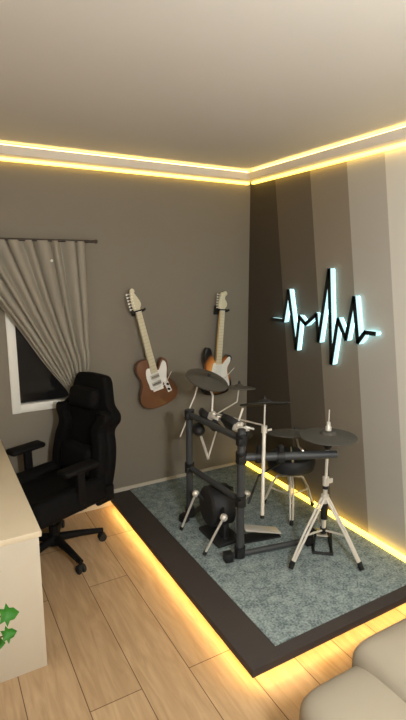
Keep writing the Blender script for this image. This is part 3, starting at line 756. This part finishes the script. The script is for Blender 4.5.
# hi-hat pad
hp = thing('hi_hat_cymbal', 'dark grey hi hat cymbal pad on the chrome stand', 'hi hat', up(hc, 0.86))
ax = Vector((0.02, 0.02, 1)).normalized()
build('top_pad', MB().lathe([(0, 0.0), (0.165, -0.008), (0.170, -0.004), (0.168, 0.0), (0.05, 0.014), (0.04, 0.03), (0.012, 0.035), (0, 0.035)], (0, 0, 0.0), ax, n=56), M['cymbal'], hp, world=False)
build('bottom_pad', MB().lathe([(0, -0.034), (0.04, -0.030), (0.05, -0.018), (0.15, -0.012), (0.152, -0.009), (0, -0.006)], (0, 0, 0), ax, n=56), M['pad'], hp, world=False)

# ------------------------------------------------------------ pale upholstered seat, bottom right
sf = thing('sofa', 'pale beige upholstered seat with puffy rounded cushions in front of the platform', 'sofa', (-0.85, -2.6, 0))
build('base', MB().box((-0.80, -2.72, 0.12), (1.20, 0.62, 0.20), bev=0.05, seg=4), M['sofa'], sf)
def cushion(c, sz, rotz=0, e=0.35, rx=0, ry=0):
    mb = MB(); rt = Euler((rx, ry, rotz)).to_matrix(); c = Vector(c)
    def sg(v, p): return math.copysign(abs(v) ** p, v)
    def fn(u, v):
        th_ = 2 * PI * u; ph = PI * (v - 0.5)
        cp, sp_ = sg(math.cos(ph), 0.42), sg(math.sin(ph), 0.5)
        return c + rt @ Vector((sz[0] / 2 * cp * sg(math.cos(th_), e), sz[1] / 2 * cp * sg(math.sin(th_), e), sz[2] / 2 * sp_))
    mb.grid(fn, 64, 32); bmesh.ops.remove_doubles(mb.b, verts=mb.b.verts[:], dist=0.0005)
    return mb
build('cushion', cushion((-1.18, -2.67, 0.275), (0.50, 0.66, 0.24), 0, 0.35), M['sofa'], sf, smooth=80)
build('cushion', cushion((-0.60, -2.67, 0.335), (1.04, 0.70, 0.28), 0, 0.10), M['sofa'], sf, smooth=80)

# ------------------------------------------------------------ potted plant just outside the left edge, leaves reaching in
pl = thing('potted_plant', 'potted plant with bright green lobed leaves in front of the desk end', 'plant', (-2.52, -1.75, 0))
build('pot', MB().lathe([(0, 0), (0.11, 0), (0.15, 0.26), (0.155, 0.27), (0.14, 0.27), (0.13, 0.23), (0, 0.23)], (-2.52, -1.75, 0)), M['pot'], pl)
build('soil', MB().lathe([(0, 0.228), (0.13, 0.228), (0.13, 0.238), (0, 0.24)], (-2.52, -1.75, 0)), M['soil'], pl)
root = Vector((-2.52, -1.75, 0.23))
leaves = [((-2.218, -1.84, 0.662), 0.046, -0.10, 0.1), ((-2.232, -1.85, 0.598), 0.036, 0.10, 0.3), ((-2.27, -1.79, 0.800), 0.05, 0.5, 0.2), ((-2.27, -1.82, 0.545), 0.05, -0.3, 0.2),
          ((-2.45, -1.9, 0.78), 0.08, 0.4, 0.2), ((-2.60, -1.65, 0.85), 0.09, 2.6, 0.2), ((-2.5, -1.6, 0.9), 0.08, 1.5, 0.3), ((-2.36, -1.68, 0.72), 0.05, 0.6, 0.1), ((-2.66, -1.86, 0.7), 0.08, 3.6, 0.2), ((-2.55, -2.0, 0.62), 0.08, 4.6, 0.2)]
for (tx, ty, tz), r, ang, dr in leaves:
    tip = Vector((tx, ty, tz)); d = Vector((math.cos(ang), math.sin(ang), 0)); n = Vector((-d.y, d.x, 0))
    basep = tip - d * r * 1.3
    nrm = Vector((0.1, -0.75, 0.65)).normalized()
    side = nrm.cross(d).normalized(); dd = side.cross(nrm).normalized()
    shape = [(0, 0), (-0.12, .55), (.25, .42), (.42, .85), (.62, .45), (.95, .42), (1.35, 0), (.95, -.42), (.62, -.45), (.42, -.85), (.25, -.42), (-0.12, -.55)]
    mb = MB(); vs = []
    ctr = mb.b.verts.new(basep + dd * r * 0.45 + nrm * 0.006)
    for u, v in shape: vs.append(mb.b.verts.new(basep + dd * u * r + side * v * r - nrm * 0.012 * (abs(v) + max(0, u - .5))))
    for i in range(len(vs)): mb.b.faces.new((ctr, vs[i], vs[(i + 1) % len(vs)]))
    ret = bmesh.ops.solidify(mb.b, geom=mb.b.faces[:], thickness=0.0012)
    build('leaf', mb, M['leaf'], pl, smooth=60)
    mid = (root + basep) / 2 + Vector((0, 0, 0.12))
    build('stem', MB().tube(spline([tuple(root), tuple(mid), tuple(basep)], 5, False), 0.003, n=8), M['stem'], pl)

# ------------------------------------------------------------ pendant lamp lighting the room (above and right of the camera)
lx, ly, lz = -1.65, -3.65, 1.92
lp = thing('pendant_lamp', 'white globe pendant lamp hanging from the ceiling behind the viewer', 'lamp', (lx, ly, HC))
build('canopy', MB().lathe([(0, HC - 0.02), (0.05, HC - 0.02), (0.05, HC), (0, HC)], (lx, ly, 0)), M['lamp_metal'], lp)
build('cord', MB().tube([(lx, ly, HC - 0.01), (lx, ly, lz + 0.1)], 0.004), M['rubber'], lp)
build('globe', MB().ball((lx, ly, lz), 0.11, n=32), M['lamp_globe'], lp)
